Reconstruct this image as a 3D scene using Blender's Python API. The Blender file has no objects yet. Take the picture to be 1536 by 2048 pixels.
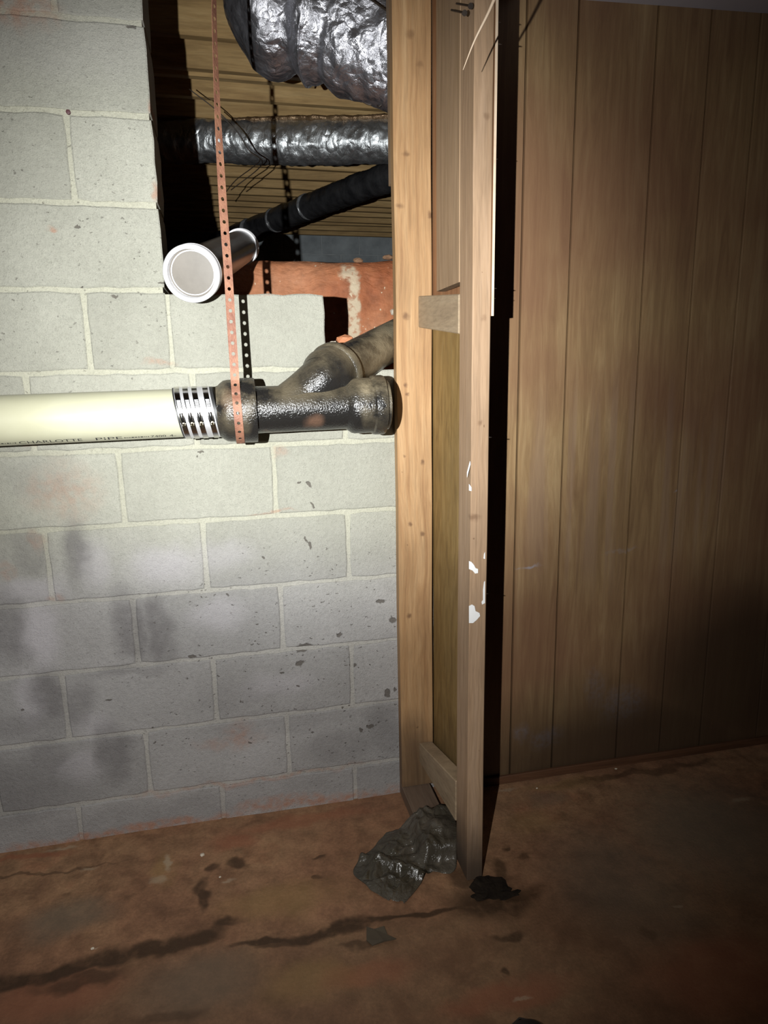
import bpy, bmesh, math, random
from mathutils import Vector, Matrix, noise
random.seed(7)
PI = math.pi
SC = bpy.context.scene
COL = SC.collection

# ------------------------------------------------------------------ camera, world, light, exposure
FPX, YAW, PIT, ROL = 1346.09, .2144, -.2033, -.0174
CAM = Vector((.5098, -1.8895, 1.204))
_r = Vector((math.cos(YAW), -math.sin(YAW), 0))
FW = Vector((math.sin(YAW)*math.cos(PIT), math.cos(YAW)*math.cos(PIT), math.sin(PIT)))
_u = _r.cross(FW)
RT = math.cos(ROL)*_r + math.sin(ROL)*_u
UP = -math.sin(ROL)*_r + math.cos(ROL)*_u
cd = bpy.data.cameras.new('camera')
cam = bpy.data.objects.new('camera', cd)
COL.objects.link(cam)
cd.sensor_fit = 'VERTICAL'
cd.sensor_height = 36
cd.lens = 36*FPX/2048
cd.clip_start = .02
cam.matrix_world = Matrix(((RT.x, UP.x, -FW.x, CAM.x), (RT.y, UP.y, -FW.y, CAM.y), (RT.z, UP.z, -FW.z, CAM.z), (0, 0, 0, 1)))
SC.camera = cam

w = bpy.data.worlds.new('dark_room')
SC.world = w
w.use_nodes = True
w.node_tree.nodes['Background'].inputs[0].default_value = (.75, .75, 1, 1)
w.node_tree.nodes['Background'].inputs[1].default_value = .0035

TORCH = CAM - RT*.2 + UP*.022


def at(u, v, ax, val):
    """point where the sight line of a photo pixel meets the plane axis=val"""
    d = RT*((u-768)/FPX) - UP*((v-1024)/FPX) + FW
    return CAM + d*((val-CAM[ax])/d[ax])


def torch(name, watts, cone, blend, aim, color):
    l = bpy.data.lights.new(name, 'SPOT')
    l.energy = watts
    l.spot_size = math.radians(cone)
    l.spot_blend = blend
    l.shadow_soft_size = .005
    l.color = color
    o = bpy.data.objects.new(name, l)
    COL.objects.link(o)
    o.location = TORCH
    o.rotation_euler = (aim-TORCH).to_track_quat('-Z', 'Y').to_euler()


torch('torch_spill', 108, 112, 1.0, at(450, 960, 1, 0), (1, .99, .97))
torch('torch_hot_spot', 240, 60, 1.0, at(580, 680, 1, 0), (.97, 1.0, 1.0))

SC.view_settings.view_transform = 'Standard'
SC.view_settings.look = 'None'
SC.view_settings.gamma = 1
SC.view_settings.use_curve_mapping = False
SC.view_settings.exposure = 0

# ------------------------------------------------------------------ material helpers


class NT:
    def __init__(s, name):
        s.m = bpy.data.materials.new(name)
        s.m.use_nodes = True
        s.t = s.m.node_tree
        s.b = s.t.nodes['Principled BSDF']
        s.pos = s.n('ShaderNodeNewGeometry').outputs['Position']

    def n(s, typ, **k):
        nd = s.t.nodes.new(typ)
        for a, v in k.items():
            setattr(nd, a, v)
        return nd

    def l(s, a, b):
        s.t.links.new(a, b)

    def scale(s, src, sc):
        nd = s.n('ShaderNodeVectorMath', operation='MULTIPLY')
        s.l(src, nd.inputs[0])
        nd.inputs[1].default_value = sc
        return nd.outputs[0]

    def noise(s, scale, detail=4, rough=.55, src=None, dist=0, color=False):
        nd = s.n('ShaderNodeTexNoise')
        nd.inputs['Scale'].default_value = scale
        nd.inputs['Detail'].default_value = detail
        nd.inputs['Roughness'].default_value = rough
        nd.inputs['Distortion'].default_value = dist
        s.l(src or s.pos, nd.inputs['Vector'])
        return nd.outputs['Color' if color else 'Fac']

    def ramp(s, src, *stops):
        nd = s.n('ShaderNodeValToRGB')
        e = nd.color_ramp.elements
        while len(e) < len(stops):
            e.new(.5)
        for i, (p, c) in enumerate(stops):
            e[i].position = p
            e[i].color = tuple(c)+(1,) if not isinstance(c, (int, float)) else (c, c, c, 1)
        s.l(src, nd.inputs[0])
        return nd.outputs[0]

    def mix(s, fac, a, b, mode='MIX'):
        nd = s.n('ShaderNodeMix', data_type='RGBA', blend_type=mode)
        for i, x in ((0, fac), (6, a), (7, b)):
            if isinstance(x, (int, float)):
                nd.inputs[i].default_value = x if i == 0 else (x, x, x, 1)
            elif isinstance(x, tuple):
                nd.inputs[i].default_value = x+(1,) if len(x) == 3 else x
            else:
                s.l(x, nd.inputs[i])
        return nd.outputs[2]

    def math(s, op, a, b=0.):
        nd = s.n('ShaderNodeMath', operation=op)
        for i, x in ((0, a), (1, b)):
            if isinstance(x, (int, float)):
                nd.inputs[i].default_value = x
            else:
                s.l(x, nd.inputs[i])
        return nd.outputs[0]

    def warp(s, scale, amt):
        c = s.noise(scale, 3, color=True)
        a = s.n('ShaderNodeVectorMath', operation='SUBTRACT')
        s.l(c, a.inputs[0])
        a.inputs[1].default_value = (.5, .5, .5)
        b = s.n('ShaderNodeVectorMath', operation='MULTIPLY_ADD')
        s.l(a.outputs[0], b.inputs[0])
        b.inputs[1].default_value = (amt, amt, amt)
        s.l(s.pos, b.inputs[2])
        return b.outputs[0]

    def blobs(s, src, items, soft=.6):
        """max over ellipsoids (cx,cy,cz, rx,ry,rz, angle about the flat axis, axis, strength)"""
        cur = None
        for (c, r, rot, st) in items:
            mp = s.n('ShaderNodeMapping', vector_type='TEXTURE')
            mp.inputs['Location'].default_value = c
            mp.inputs['Rotation'].default_value = rot
            mp.inputs['Scale'].default_value = r
            s.l(src, mp.inputs['Vector'])
            ln = s.n('ShaderNodeVectorMath', operation='LENGTH')
            s.l(mp.outputs[0], ln.inputs[0])
            mr = s.n('ShaderNodeMapRange', interpolation_type='SMOOTHSTEP')
            mr.inputs['From Min'].default_value = 1.0
            mr.inputs['From Max'].default_value = 1-soft
            mr.inputs['To Min'].default_value = 0
            mr.inputs['To Max'].default_value = st
            s.l(ln.outputs['Value'], mr.inputs['Value'])
            cur = mr.outputs[0] if cur is None else s.math('MAXIMUM', cur, mr.outputs[0])
        return cur

    def bump(s, h, dist, strength=1., prev=None):
        nd = s.n('ShaderNodeBump')
        nd.inputs['Strength'].default_value = strength
        nd.inputs['Distance'].default_value = dist
        s.l(h, nd.inputs['Height'])
        if prev is not None:
            s.l(prev, nd.inputs['Normal'])
        return nd.outputs[0]

    def fin(s, col, rough=.8, metal=0., normal=None, spec=.5):
        for k, x in (('Base Color', col), ('Roughness', rough), ('Metallic', metal), ('Specular IOR Level', spec)):
            if isinstance(x, (int, float)):
                s.b.inputs[k].default_value = x
            elif isinstance(x, tuple):
                s.b.inputs[k].default_value = x+(1,)
            else:
                s.l(x, s.b.inputs[k])
        if normal is not None:
            s.l(normal, s.b.inputs['Normal'])
        return s.m


def wb(u, v, ru, rv, st, rot=0):
    """stain on the block wall given by a photo spot; radii in metres"""
    p = at(u, v, 1, 0)
    if ru > .03 and rv > .03:
        ru, rv = ru*1.3, rv*1.25
    return ((p.x, 0, p.z), (ru, .3, rv), (0, rot, 0), st)


def fb(u, v, rx, ry, st, rot=0):
    p = at(u, v, 2, FLOOR)
    return ((p.x, p.y, FLOOR), (rx, ry, .3), (0, 0, rot), st)


FLOOR = -.117
B = .2032

WET = [wb(148, 1105, .045, .10, .9), wb(262, 1250, .05, .12, .95), wb(318, 1260, .04, .12, .95), wb(345, 1300, .03, .08, .5),
       wb(98, 1395, .055, .10, .9), wb(160, 1410, .05, .08, .7), wb(225, 1505, .05, .11, .85), wb(100, 1520, .05, .09, .6),
       wb(15, 1260, .06, .13, .9), wb(60, 1100, .05, .06, .5), wb(560, 1440, .25, .05, .35), wb(770, 1460, .09, .11, .7),
       wb(30, 1590, .22, .13, .6), wb(690, 1490, .16, .07, .5), wb(260, 1340, .17, .03, .5), wb(470, 1395, .14, .05, .3),
       wb(300, 1630, .5, .06, .45), wb(70, 950, .12, .08, .35), wb(620, 1560, .4, .06, .35), wb(60, 1450, .16, .05, .5)]
PALE = [wb(80, 1270, .06, .12, .7), wb(60, 1180, .1, .05, .6), wb(330, 1130, .1, .07, .6), wb(190, 1130, .05, .08, .5),
        wb(430, 1110, .12, .05, .4), wb(430, 1230, .1, .06, .45), wb(560, 1370, .12, .05, .4), wb(60, 1400, .04, .1, .5),
        wb(160, 1530, .07, .06, .5), wb(190, 1450, .06, .05, .4), wb(100, 60, .5, .12, .15)]
PINK = [wb(25, 15, .11, .05, .8), wb(100, 450, .022, .010, 1), wb(303, 208, .014, .022, .9), wb(312, 388, .012, .03, .8),
        wb(320, 728, .05, .014, .6), wb(130, 985, .10, .09, .45), wb(115, 1195, .03, .02, .7), wb(480, 1470, .05, .05, .6),
        wb(75, 1080, .03, .03, .4), wb(540, 1025, .08, .008, .7), wb(565, 905, .03, .02, .5), wb(56, 888, .03, .008, .7),
        wb(250, 1662, .7, .03, 1), wb(640, 1600, .5, .022, 1), wb(500, 1560, .5, .012, .6), wb(600, 1600, .4, .025, .7), wb(460, 1480, .15, .03, .4), wb(560, 585, .09, .004, .9), wb(15, 1140, .04, .03, .5)]


def chip(u, v, r, a=1.6, rot=0.): return wb(u, v, r*a, r, 1, rot)


CHIPS = [chip(604, 1296, .015, 1.5), chip(600, 1325, .012, 1.2), chip(612, 1293, .012, 1.8), chip(760, 1202, .009, 2), chip(786, 1240, .010, 1.3),
         chip(783, 1232, .006, .4), chip(620, 1092, .004, 4, 1.3), chip(612, 1078, .004, 3, 1.2), chip(625, 1010, .003, 4, 1), chip(618, 968, .006, 2, 1.2),
         chip(598, 965, .004, 1, 0), chip(775, 1385, .016, .6), chip(790, 1378, .01, .6), chip(385, 1312, .007, 1.5), chip(722, 1460, .009, 1),
         chip(740, 1452, .007, 1.8), chip(680, 1269, .006, 2), chip(705, 1330, .006, 2), chip(527, 1115, .004, 2, .8), chip(455, 1190, .003, 3, .9),
         chip(218, 1400, .004, 2.3), chip(310, 1485, .005, 1), chip(306, 1455, .004, 1), chip(402, 1195, .003, 1), chip(165, 575, .002, 2),
         chip(260, 55, .004, 3), chip(268, 57, .004, 2), chip(230, 592, .003, 3), chip(330, 567, .003, 5), chip(155, 455, .004, 2),
         chip(565, 1345, .005, 1.6), chip(595, 1370, .004, 2), chip(500, 1485, .005, .7), chip(45, 1420, .005, 1), chip(395, 912, .004, 1), chip(402, 905, .003, 3)]


def near(items, bx, pad=.06):
    # only the stains that reach this block
    if bx is None:
        return items
    x0, x1, z0, z1 = bx
    out = []
    for it in items:
        (c, r, rot, st) = it
        rx = max(r[0], r[2]) if rot[1] else r[0]
        rz = max(r[0], r[2]) if rot[1] else r[2]
        if c[0]+rx+pad > x0 and c[0]-rx-pad < x1 and c[2]+rz+pad > z0 and c[2]-rz-pad < z1:
            out.append(it)
    return out


def mat_block(name, lo, hi, is_mortar=False, bx=None):
    pale, wet, pink, chips = near(PALE, bx), near(WET, bx), near(PINK, bx), near(CHIPS, bx, .02)
    t = NT(name)
    wp = t.warp(9, .09)
    n1 = t.noise(3.2, 5, .6)
    n2 = t.noise(90, 4, .7)
    n3 = t.noise(330, 3, .75)
    base = t.ramp(n1, (.3, lo), (.7, hi))
    # lens shading put into the colour: a cooler lavender tint near the floor
    low = t.blobs(wp, [((0, 0, .10), (2.6, .6, .78), (0, 0, 0), 1)], .45)
    base = t.mix(low, base, t.mix(1., base, (1.0, .985, 1.14), 'MULTIPLY'))
    if not is_mortar:
        rnd = t.n('ShaderNodeObjectInfo').outputs['Random']
        base = t.mix(1., base, t.ramp(rnd, (0, .86), (1, 1.06)), 'MULTIPLY')
    base = t.mix(1., base, t.ramp(n2, (.3, .91), (.62, 1.03)), 'MULTIPLY')
    base = t.mix(1., base, t.ramp(n3, (.3, .86), (.55, 1.04)), 'MULTIPLY')
    # pale lime bloom and dark damp stains with shapes of their own
    if pale:
        m = t.math('MULTIPLY', t.blobs(wp, pale, .8), .8)
        base = t.mix(m, base, (.60, .57, .60) if not is_mortar else (.62, .60, .58))
    if wet:
        m = t.blobs(wp, wet, .7)
        m = t.math('MULTIPLY', m, t.ramp(t.noise(16, 4), (.25, .55), (.6, 1.)))
        base = t.mix(t.math('MULTIPLY', m, .74 if not is_mortar else .6), base, (.16, .15, .15))
    if pink:
        m = t.math('MULTIPLY', t.blobs(wp, pink, .8), t.ramp(t.noise(45, 3), (.35, .2), (.6, 1.)))
        base = t.mix(t.math('MULTIPLY', m, .75), base, (.42, .20, .12))
    # pits and spatters
    wp2 = t.warp(60, .022)
    pit = t.blobs(wp2, chips, .35) if chips and not is_mortar else None
    vor = t.n('ShaderNodeTexVoronoi')
    vor.inputs['Scale'].default_value = 62
    t.l(t.scale(wp2, (.7, 1, 1.3)), vor.inputs['Vector'])
    spec = t.ramp(vor.outputs['Distance'], (.10, 1), (.17, 0))
    zone = t.blobs(t.pos, [((.70, 0, .33), (.85, .4, .62), (0, 0, 0), 1), ((.1, 0, 1.5), (.6, .4, .7), (0, 0, 0), .6)], .7)
    spec = t.math('MULTIPLY', spec, t.math('MULTIPLY', zone, t.ramp(t.noise(14, 2), (.46, 0), (.54, 1))))
    pit = t.math('MAXIMUM', pit, spec) if pit is not None else spec
    base = t.mix(t.math('MULTIPLY', pit, .8), base, (.10, .085, .07))
    nm = t.bump(n3, .0034, .9)
    nm = t.bump(n2, .004, .75, nm)
    nm = t.bump(t.math('SUBTRACT', 1., pit), .003, .8, nm)
    return t.fin(base, .88, 0, nm, .3)


M_MORTAR = mat_block('painted mortar', (.43, .42, .33), (.52, .51, .41), True)


def mat_far_block():
    t = NT('bare concrete block')
    n = t.noise(6, 5)
    return t.fin(t.ramp(n, (.3, (.30, .33, .35)), (.7, (.50, .55, .57))), .9, 0, t.bump(t.noise(90, 3), .003))


def mat_wood(name, lo, mid, hi, grain=(26, 26, 1.3), knots=(), rough=.6, ringy=1.2, spec=.35, stains=()):
    t = NT(name)
    wp = t.warp(2.2, .035)
    g = t.noise(1., 6, .62, t.scale(wp, grain), ringy)
    f = t.noise(1., 3, .7, t.scale(wp, tuple(5.5*x for x in grain)))
    col = t.ramp(g, (.28, lo), (.5, mid), (.72, hi))
    col = t.mix(1., col, t.ramp(f, (.3, .80), (.6, 1.06)), 'MULTIPLY')
    col = t.mix(1., col, t.ramp(t.noise(2.3, 3), (.3, .84), (.7, 1.08)), 'MULTIPLY')
    if knots:
        k = t.blobs(t.warp(55, .016), knots, .85)
        col = t.mix(t.math('MULTIPLY', k, .72), col, (.10, .045, .02))
    if stains:
        k = t.blobs(t.warp(8, .08), stains, .7)
        col = t.mix(t.math('MULTIPLY', k, .85), col, (.035, .025, .02))
    return t.fin(col, rough, 0, t.bump(t.math('ADD', g, t.math('MULTIPLY', f, .5)), .0012, .5), spec)


def kn(u, v, yy, r=.011, s=1., a=1.):
    p = at(u, v, 1, yy)
    return (tuple(p), (r*a*.85, r*1.5, r*.85), (0, 0, 0), s)


KB = [kn(812, 632, -.04, .017), kn(812, 770, -.04, .012), kn(815, 788, -.04, .010), kn(845, 925, -.04, .014, 1, .8), kn(808, 912, -.04, .007, .8),
      kn(820, 1048, -.04, .012), kn(845, 1068, -.04, .012), kn(818, 1232, -.04, .012), kn(860, 430, -.04, .016, 1, .7), kn(800, 412, -.04, .012, .8, 1.5),
      kn(820, 68, -.04, .02, .6), kn(840, 130, -.04, .015, .5), kn(835, 1455, -.04, .006, 1), kn(812, 308, -.04, .012, .8, 1.6),
      kn(805, 945, -.04, .005, .7), kn(816, 1090, -.04, .006, .7, .6)]
KE = [kn(948, 1035, -.42, .016, .75, 1.8), kn(960, 845, -.42, .010, .7), kn(946, 1078, -.42, .004, 1), kn(935, 843, -.42, .009, .7), kn(917, 842, -.38, .009, .7),
      kn(968, 853, -.42, .004, 1), kn(918, 1095, -.38, .014, .7, .5), kn(974, 232, -.42, .012, .5), kn(968, 637, -.42, .014, .4, .7), kn(966, 545, -.42, .003, 1),
      kn(958, 1500, -.42, .006, .5), kn(927, 712, -.42, .02, .6, .12)]
BASE_WET = [((1.0, -.2, -.13), (.25, .5, .17), (0, 0, 0), .9)]
M_STUD_BACK = mat_wood('pine stud', (0.266, 0.140, 0.061), (0.370, 0.217, 0.101), (0.459, 0.294, 0.151), (30, 30, 1.4), KB, stains=BASE_WET + [((1.0, -.02, .0), (.12, .1, .22), (0, 0, 0), .7)])
M_STUD_END = mat_wood('weathered pine stud', (0.304, 0.192, 0.111), (0.380, 0.252, 0.155), (0.441, 0.303, 0.200), (34, 34, 1.2), KE, stains=[((1.06, -.38, -.14), (.16, .2, .24), (0, 0, 0), 1)])
M_BLOCKING = mat_wood('rough sawn blocking', (0.288, 0.211, 0.136), (0.336, 0.250, 0.160), (0.376, 0.289, 0.192), (5, 5, 26), [kn(852, 1470, -.05, .012, .6)])
M_PLY = mat_wood('plywood back', (0.172, 0.102, 0.033), (0.238, 0.150, 0.050), (0.304, 0.204, 0.080), (13, 13, 2.2), ringy=3., stains=[((1.08, -.2, -.08), (.2, .4, .35), (0, 0, 0), .55)])
M_PLY_RED = mat_wood('reddish plywood back', (.20, .09, .04), (.27, .13, .06), (.33, .18, .09), (13, 13, 1.2), ringy=2.)
M_UPBOARD = mat_wood('tan backing board', (0.264, 0.173, 0.094), (0.336, 0.223, 0.133), (0.384, 0.266, 0.164), (30, 30, 1.))
M_PLATE = mat_wood('damp sill plate', (.12, .08, .055), (.17, .115, .08), (.22, .155, .11), (30, 1.3, 30), stains=[((1.03, -.34, -.09), (.14, .22, .2), (0, 0, 0), .8)])
M_JOIST = mat_wood('joist lumber', (.40, .25, .105), (.55, .36, .155), (.70, .49, .23), (1.2, 14, 14), rough=.7)
M_SUBFLOOR = mat_wood('subfloor boards', (.16, .10, .05), (.22, .14, .07), (.28, .18, .09), (1.4, 14, 14), rough=.8)
WATER = [((1.45, 0, .02), (.09, .3, .055), (0, 0, 0), .75), ((1.36, 0, .05), (.04, .3, .05), (0, 0, 0), .6), ((1.72, 0, .10), (.12, .3, .10), (0, 0, 0), .6), ((1.62, 0, .17), (.05, .3, .1), (0, 0, 0), .35),
         ((1.37, 0, .61), (.06, .3, .006), (0, 0, 0), .8), ((1.68, 0, .64), (.08, .3, .008), (0, 0, 0), .4), ((1.86, 0, .82), (.012, .3, .006), (0, 0, 0), 1)]


def mat_panel():
    t = NT('brown wood panelling')
    wp = t.warp(2., .03)
    g = t.noise(1., 6, .65, t.scale(wp, (20, 20, 1.4)), 1.5)
    f = t.noise(1., 3, .7, t.scale(wp, (110, 110, 9)))
    col = t.ramp(g, (.25, (.22, .13, .066)), (.5, (.34, .215, .105)), (.75, (.45, .31, .16)))
    col = t.mix(1., col, t.ramp(f, (.3, .88), (.65, 1.05)), 'MULTIPLY')
    red = t.ramp(t.noise(1.6, 3), (.4, 0), (.62, 1))
    col = t.mix(t.math('MULTIPLY', red, .6), col, (.22, .105, .062))
    # long runs of dried water in the middle of the sheets
    runs = t.ramp(t.noise(1., 2, .5, t.scale(t.pos, (26, 26, .9))), (.50, 0), (.62, 1))
    runs = t.math('MULTIPLY', runs, t.blobs(t.pos, [((1.65, 0, .85), (.55, .5, .42), (0, 0, 0), 1)], .6))
    col = t.mix(t.math('MULTIPLY', runs, .5), col, (.33, .22, .15))
    lime = t.math('MULTIPLY', t.blobs(t.warp(14, .06), WATER, .8), t.ramp(t.noise(60, 3), (.35, .2), (.65, 1)))
    col = t.mix(lime, col, (.36, .33, .36))
    wet = t.blobs(t.warp(3, .15), [((1.75, 0, -.1), (1.0, .4, .42), (0, 0, 0), .9), ((2.15, 0, .15), (.60, .4, .55), (0, 0, 0), .85), ((1.3, 0, -.1), (.4, .4, .25), (0, 0, 0), .7)], .7)  # torch falloff put into the colour: panelling darkens low and to the right
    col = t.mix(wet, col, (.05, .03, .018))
    return t.fin(col, .42, 0, t.bump(f, .0008, .5), .5)


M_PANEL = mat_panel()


def mat_floor():
    t = NT('stained concrete slab')
    wp = t.warp(9, .10)
    wp2 = t.warp(38, .03)
    a = t.noise(2.4, 6, .62)
    col = t.ramp(a, (.30, (.18, .088, .05)), (.45, (.30, .155, .085)), (.58, (.36, .205, .11)), (.72, (.36, .15, .08)))
    col = t.mix(1., col, t.ramp(t.noise(18, 5, .65), (.3, .66), (.66, 1.12)), 'MULTIPLY')
    col = t.mix(1., col, t.ramp(t.noise(120, 3, .7), (.3, .8), (.66, 1.08)), 'MULTIPLY')
    darker = t.blobs(t.warp(5, .12), [((.5, -1.45, FLOOR), (3.2, 1.02, .5), (0, 0, 0), .42)], .12)  # slab tone is deeper on the camera side of the joint
    col = t.mix(darker, col, (.10, .06, .034))
    mot = t.ramp(t.noise(7, 6, .68, None, .6), (.36, 1), (.47, 0))
    col = t.mix(t.math('MULTIPLY', mot, .45), col, (.13, .065, .035))
    grey = t.blobs(wp, [fb(130, 1840, .16, .09, .6), fb(1430, 1660, .4, .35, .75), fb(1250, 1750, .3, .3, .5), fb(400, 1960, .2, .12, .4), fb(1100, 1600, .1, .05, .4)], .8)
    col = t.mix(grey, col, (.17, .14, .10))
    ochre = t.blobs(wp, [fb(560, 1800, .22, .09, .7), fb(620, 1960, .16, .08, .6), fb(1060, 1640, .12, .08, .5), fb(330, 1740, .05, .09, .7), fb(1130, 1570, .2, .03, .6)], .8)
    col = t.mix(t.math('MULTIPLY', ochre, .7), col, (.30, .185, .07))
    red = t.blobs(wp, [fb(1010, 1990, .22, .05, .55), fb(740, 1940, .14, .06, .45), fb(470, 1680, .10, .05, .6), fb(600, 1640, .3, .04, .5), fb(1440, 1950, .25, .15, .5), fb(100, 1990, .2, .08, .5), fb(60, 1715, .15, .02, .6)], .7)
    col = t.mix(red, col, (.30, .105, .055))
    dark = t.blobs(wp, [fb(430, 1735, .022, .02, .9), fb(480, 1730, .045, .022, .9), fb(415, 1790, .022, .07, .95), fb(450, 1850, .05, .022, .95), fb(410, 1770, .03, .04, .9),
                        fb(385, 1875, .10, .035, 1), fb(330, 1893, .13, .034, 1), fb(230, 1915, .14, .036, 1), fb(120, 1940, .14, .034, 1), fb(20, 1962, .16, .040, 1), fb(160, 1960, .14, .026, .8),
                        fb(530, 1882, .10, .016, 1), fb(640, 1862, .17, .026, 1, .04), fb(760, 1838, .14, .017, 1, -.02), fb(840, 1826, .17, .015, .95, -.02), fb(940, 1812, .12, .014, .9, -.02), fb(560, 1885, .08, .014, .8),
                        fb(640, 1712, .04, .009, .8), fb(632, 1757, .014, .010, .8), fb(985, 1800, .17, .085, 1), fb(930, 1760, .05, .05, .8), fb(880, 1735, .06, .03, .7), fb(1000, 1750, .03, .07, .8), fb(1015, 1700, .018, .006, .8), fb(1012, 1868, .04, .016, .8), fb(1048, 1720, .02, .02, .6),
                        fb(1012, 1945, .014, .015, .9), fb(720, 1880, .07, .011, .7), fb(135, 1790, .02, .014, .5), fb(255, 1795, .02, .013, .4), fb(1050, 1785, .06, .012, .7),
                        fb(340, 2030, .1, .02, .5), fb(1300, 1865, .02, .02, .4), fb(60, 1747, .35, .006, .6, -.05), fb(1020, 1825, .03, .012, .8), fb(1290, 1545, .4, .02, .6)], .6)
    dark = t.math('MULTIPLY', dark, t.ramp(t.noise(30, 4, .6), (.28, .6), (.48, 1.)))
    col = t.mix(t.math('MULTIPLY', dark, .9), col, (.045, .024, .012))
    lt = t.blobs(wp2, [fb(335, 1725, .013, .045, .8, .2), fb(318, 1760, .03, .02, .6), fb(180, 1738, .03, .010, .6), fb(455, 1762, .03, .008, .6), fb(1045, 1995, .03, .008, .6), fb(190, 1897, .008, .004, .7),
                       fb(125, 1697, .06, .008, .6), fb(1010, 1580, .05, .01, .5), fb(1480, 1600, .05, .012, .5), fb(1355, 1812, .02, .008, .5)], .7)
    col = t.mix(t.math('MULTIPLY', lt, .7), col, (.46, .37, .26))
    rough = t.math('ADD', t.math('MULTIPLY', t.noise(5, 3), .35), .42)
    nm = t.bump(t.noise(170, 4, .7), .0018, .6)
    nm = t.bump(t.noise(26, 4), .004, .4, nm)
    return t.fin(col, rough, 0, nm, .35)


def mat_clay():
    t = NT('orange clay')
    a = t.noise(3, 6, .6)
    col = t.ramp(a, (.3, (.40, .125, .05)), (.5, (.50, .19, .085)), (.7, (.60, .27, .14)))
    col = t.mix(1., col, t.ramp(t.noise(30, 4), (.3, .75), (.65, 1.1)), 'MULTIPLY')
    p = at(705, 610, 1, .92)
    q = at(702, 560, 1, .92)
    pale = t.blobs(t.warp(30, .05), [((p.x, p.y, p.z-.03), (.035, .4, .22), (0, 0, 0), 1), ((q.x-.01, q.y, q.z+.02), (.05, .4, .05), (0, 0, 0), .9)], .5)
    pale = t.math('MULTIPLY', pale, t.ramp(t.noise(40, 3), (.35, .2), (.5, 1)))
    col = t.mix(pale, col, (.68, .55, .38))
    fleck = t.ramp(t.noise(48, 1), (.73, 0), (.77, 1))
    col = t.mix(fleck, col, (.75, .6, .42))
    wv = t.noise(1., 4, .6, t.scale(t.warp(6, .1), (12, 12, 55)))
    nm = t.bump(wv, .012, .6)
    nm = t.bump(t.noise(110, 3), .003, .5, nm)
    return t.fin(col, .68, 0, nm, .4)


def mat_foil(name, col, lo, hi, vs=26, st=(1, 1, 1)):
    t = NT(name)
    wp = t.warp(7, .08)
    v = t.n('ShaderNodeTexVoronoi', feature='DISTANCE_TO_EDGE')
    v.inputs['Scale'].default_value = vs
    t.l(t.scale(wp, st), v.inputs['Vector'])
    n = t.noise(vs, 5, .7, t.scale(t.pos, st), 1.2)
    h = t.math('ADD', t.math('MULTIPLY', v.outputs[0], .9), t.math('MULTIPLY', n, .8))
    c = t.ramp(t.noise(8, 4), (.3, tuple(.72*x for x in col)), (.7, col))
    r = t.ramp(t.noise(20, 3), (.3, lo), (.7, hi))
    return t.fin(c, r, .92, t.bump(h, .010, .7))


def mat_plain(name, lo, hi=None, rough=.6, metal=0., nscale=20, bump=.0, bscale=80, spec=.5):
    t = NT(name)
    hi = hi or lo
    c = t.ramp(t.noise(nscale, 5, .6), (.32, lo), (.68, hi))
    nm = t.bump(t.noise(bscale, 4, .6), bump) if bump else None
    return t.fin(c, rough, metal, nm, spec)


def mat_iron():
    t = NT('tarred cast iron')
    a = t.noise(9, 6, .65)
    dust = t.ramp(a, (.38, 0), (.6, 1))
    up = t.n('ShaderNodeSeparateXYZ')
    t.l(t.n('ShaderNodeNewGeometry').outputs['Normal'], up.inputs[0])
    # dust settles on the upper side, the hubs are dustier than the black barrel
    dz = t.math('ADD', t.math('MULTIPLY', up.outputs[2], .62), .02)
    zone = t.blobs(t.pos, [((.50, -.2, 1.12), (.075, .2, .2), (0, 0, 0), .55), ((.86, -.2, 1.12), (.07, .2, .2), (0, 0, 0), .55), ((.95, .0, 1.28), (.30, .3, .14), (0, 0, 0), .9)], .4)
    d = t.math('MULTIPLY', dust, t.math('MINIMUM', 1., t.math('MAXIMUM', 0., t.math('ADD', dz, zone))))
    col = t.mix(d, (.014, .013, .012), (.21, .17, .105))
    rust = t.blobs(t.warp(20, .03), [((.70, -.26, 1.085), (.035, .05, .03), (0, 0, 0), .9), ((.50, -.27, 1.15), (.03, .05, .04), (0, 0, 0), .5), ((.60, -.25, 1.065), (.03, .06, .008), (0, 0, 0), .8)], .7)
    col = t.mix(t.math('MULTIPLY', rust, .5), col, (.20, .11, .07))
    rough = t.math('ADD', t.math('MULTIPLY', d, .55), .20)
    nm = t.bump(t.noise(230, 2, .6), .0016, 1.)
    nm = t.bump(a, .004, .4, nm)
    return t.fin(col, rough, 0, nm, .5)


M_FLOOR = mat_floor()
M_CLAY = mat_clay()
M_FARBLOCK = mat_far_block()
M_FARMORTAR = mat_plain('old mortar', (.42, .45, .46), (.5, .53, .54), .9)
M_FOIL = mat_foil('duct foil', (.80, .80, .86), .26, .46)
M_FOIL2 = mat_foil('dull duct foil', (.84, .88, .90), .30, .50, 19, (1.3, 1, .6))
M_BLACKWRAP = mat_plain('black wrap', (.018, .018, .020), (.05, .05, .052), .32, 0, 12, .006, 22)
M_IRON = mat_iron()
M_PVC = mat_plain('cream pvc', (.43, .42, .29), (.49, .48, .35), .30, 0, 5, 0)
M_INK = mat_plain('black print', (.03, .03, .03), None, .6)
M_RUBBER = mat_plain('black rubber', (.02, .02, .02), (.03, .03, .03), .5)
M_SHIELD = mat_plain('brushed steel', (.80, .80, .82), (.9, .9, .9), .5, .75)
M_CHROME = mat_plain('bright steel', (.50, .49, .47), (.62, .61, .6), .16, 1.)
M_BRASSY = mat_plain('zinc screw', (.70, .62, .42), (.8, .75, .6), .25, 1.)
M_STRAP = mat_plain('rusty strap steel', (.20, .085, .055), (.33, .16, .095), .6, .1, 30, .0015, 200)
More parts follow.
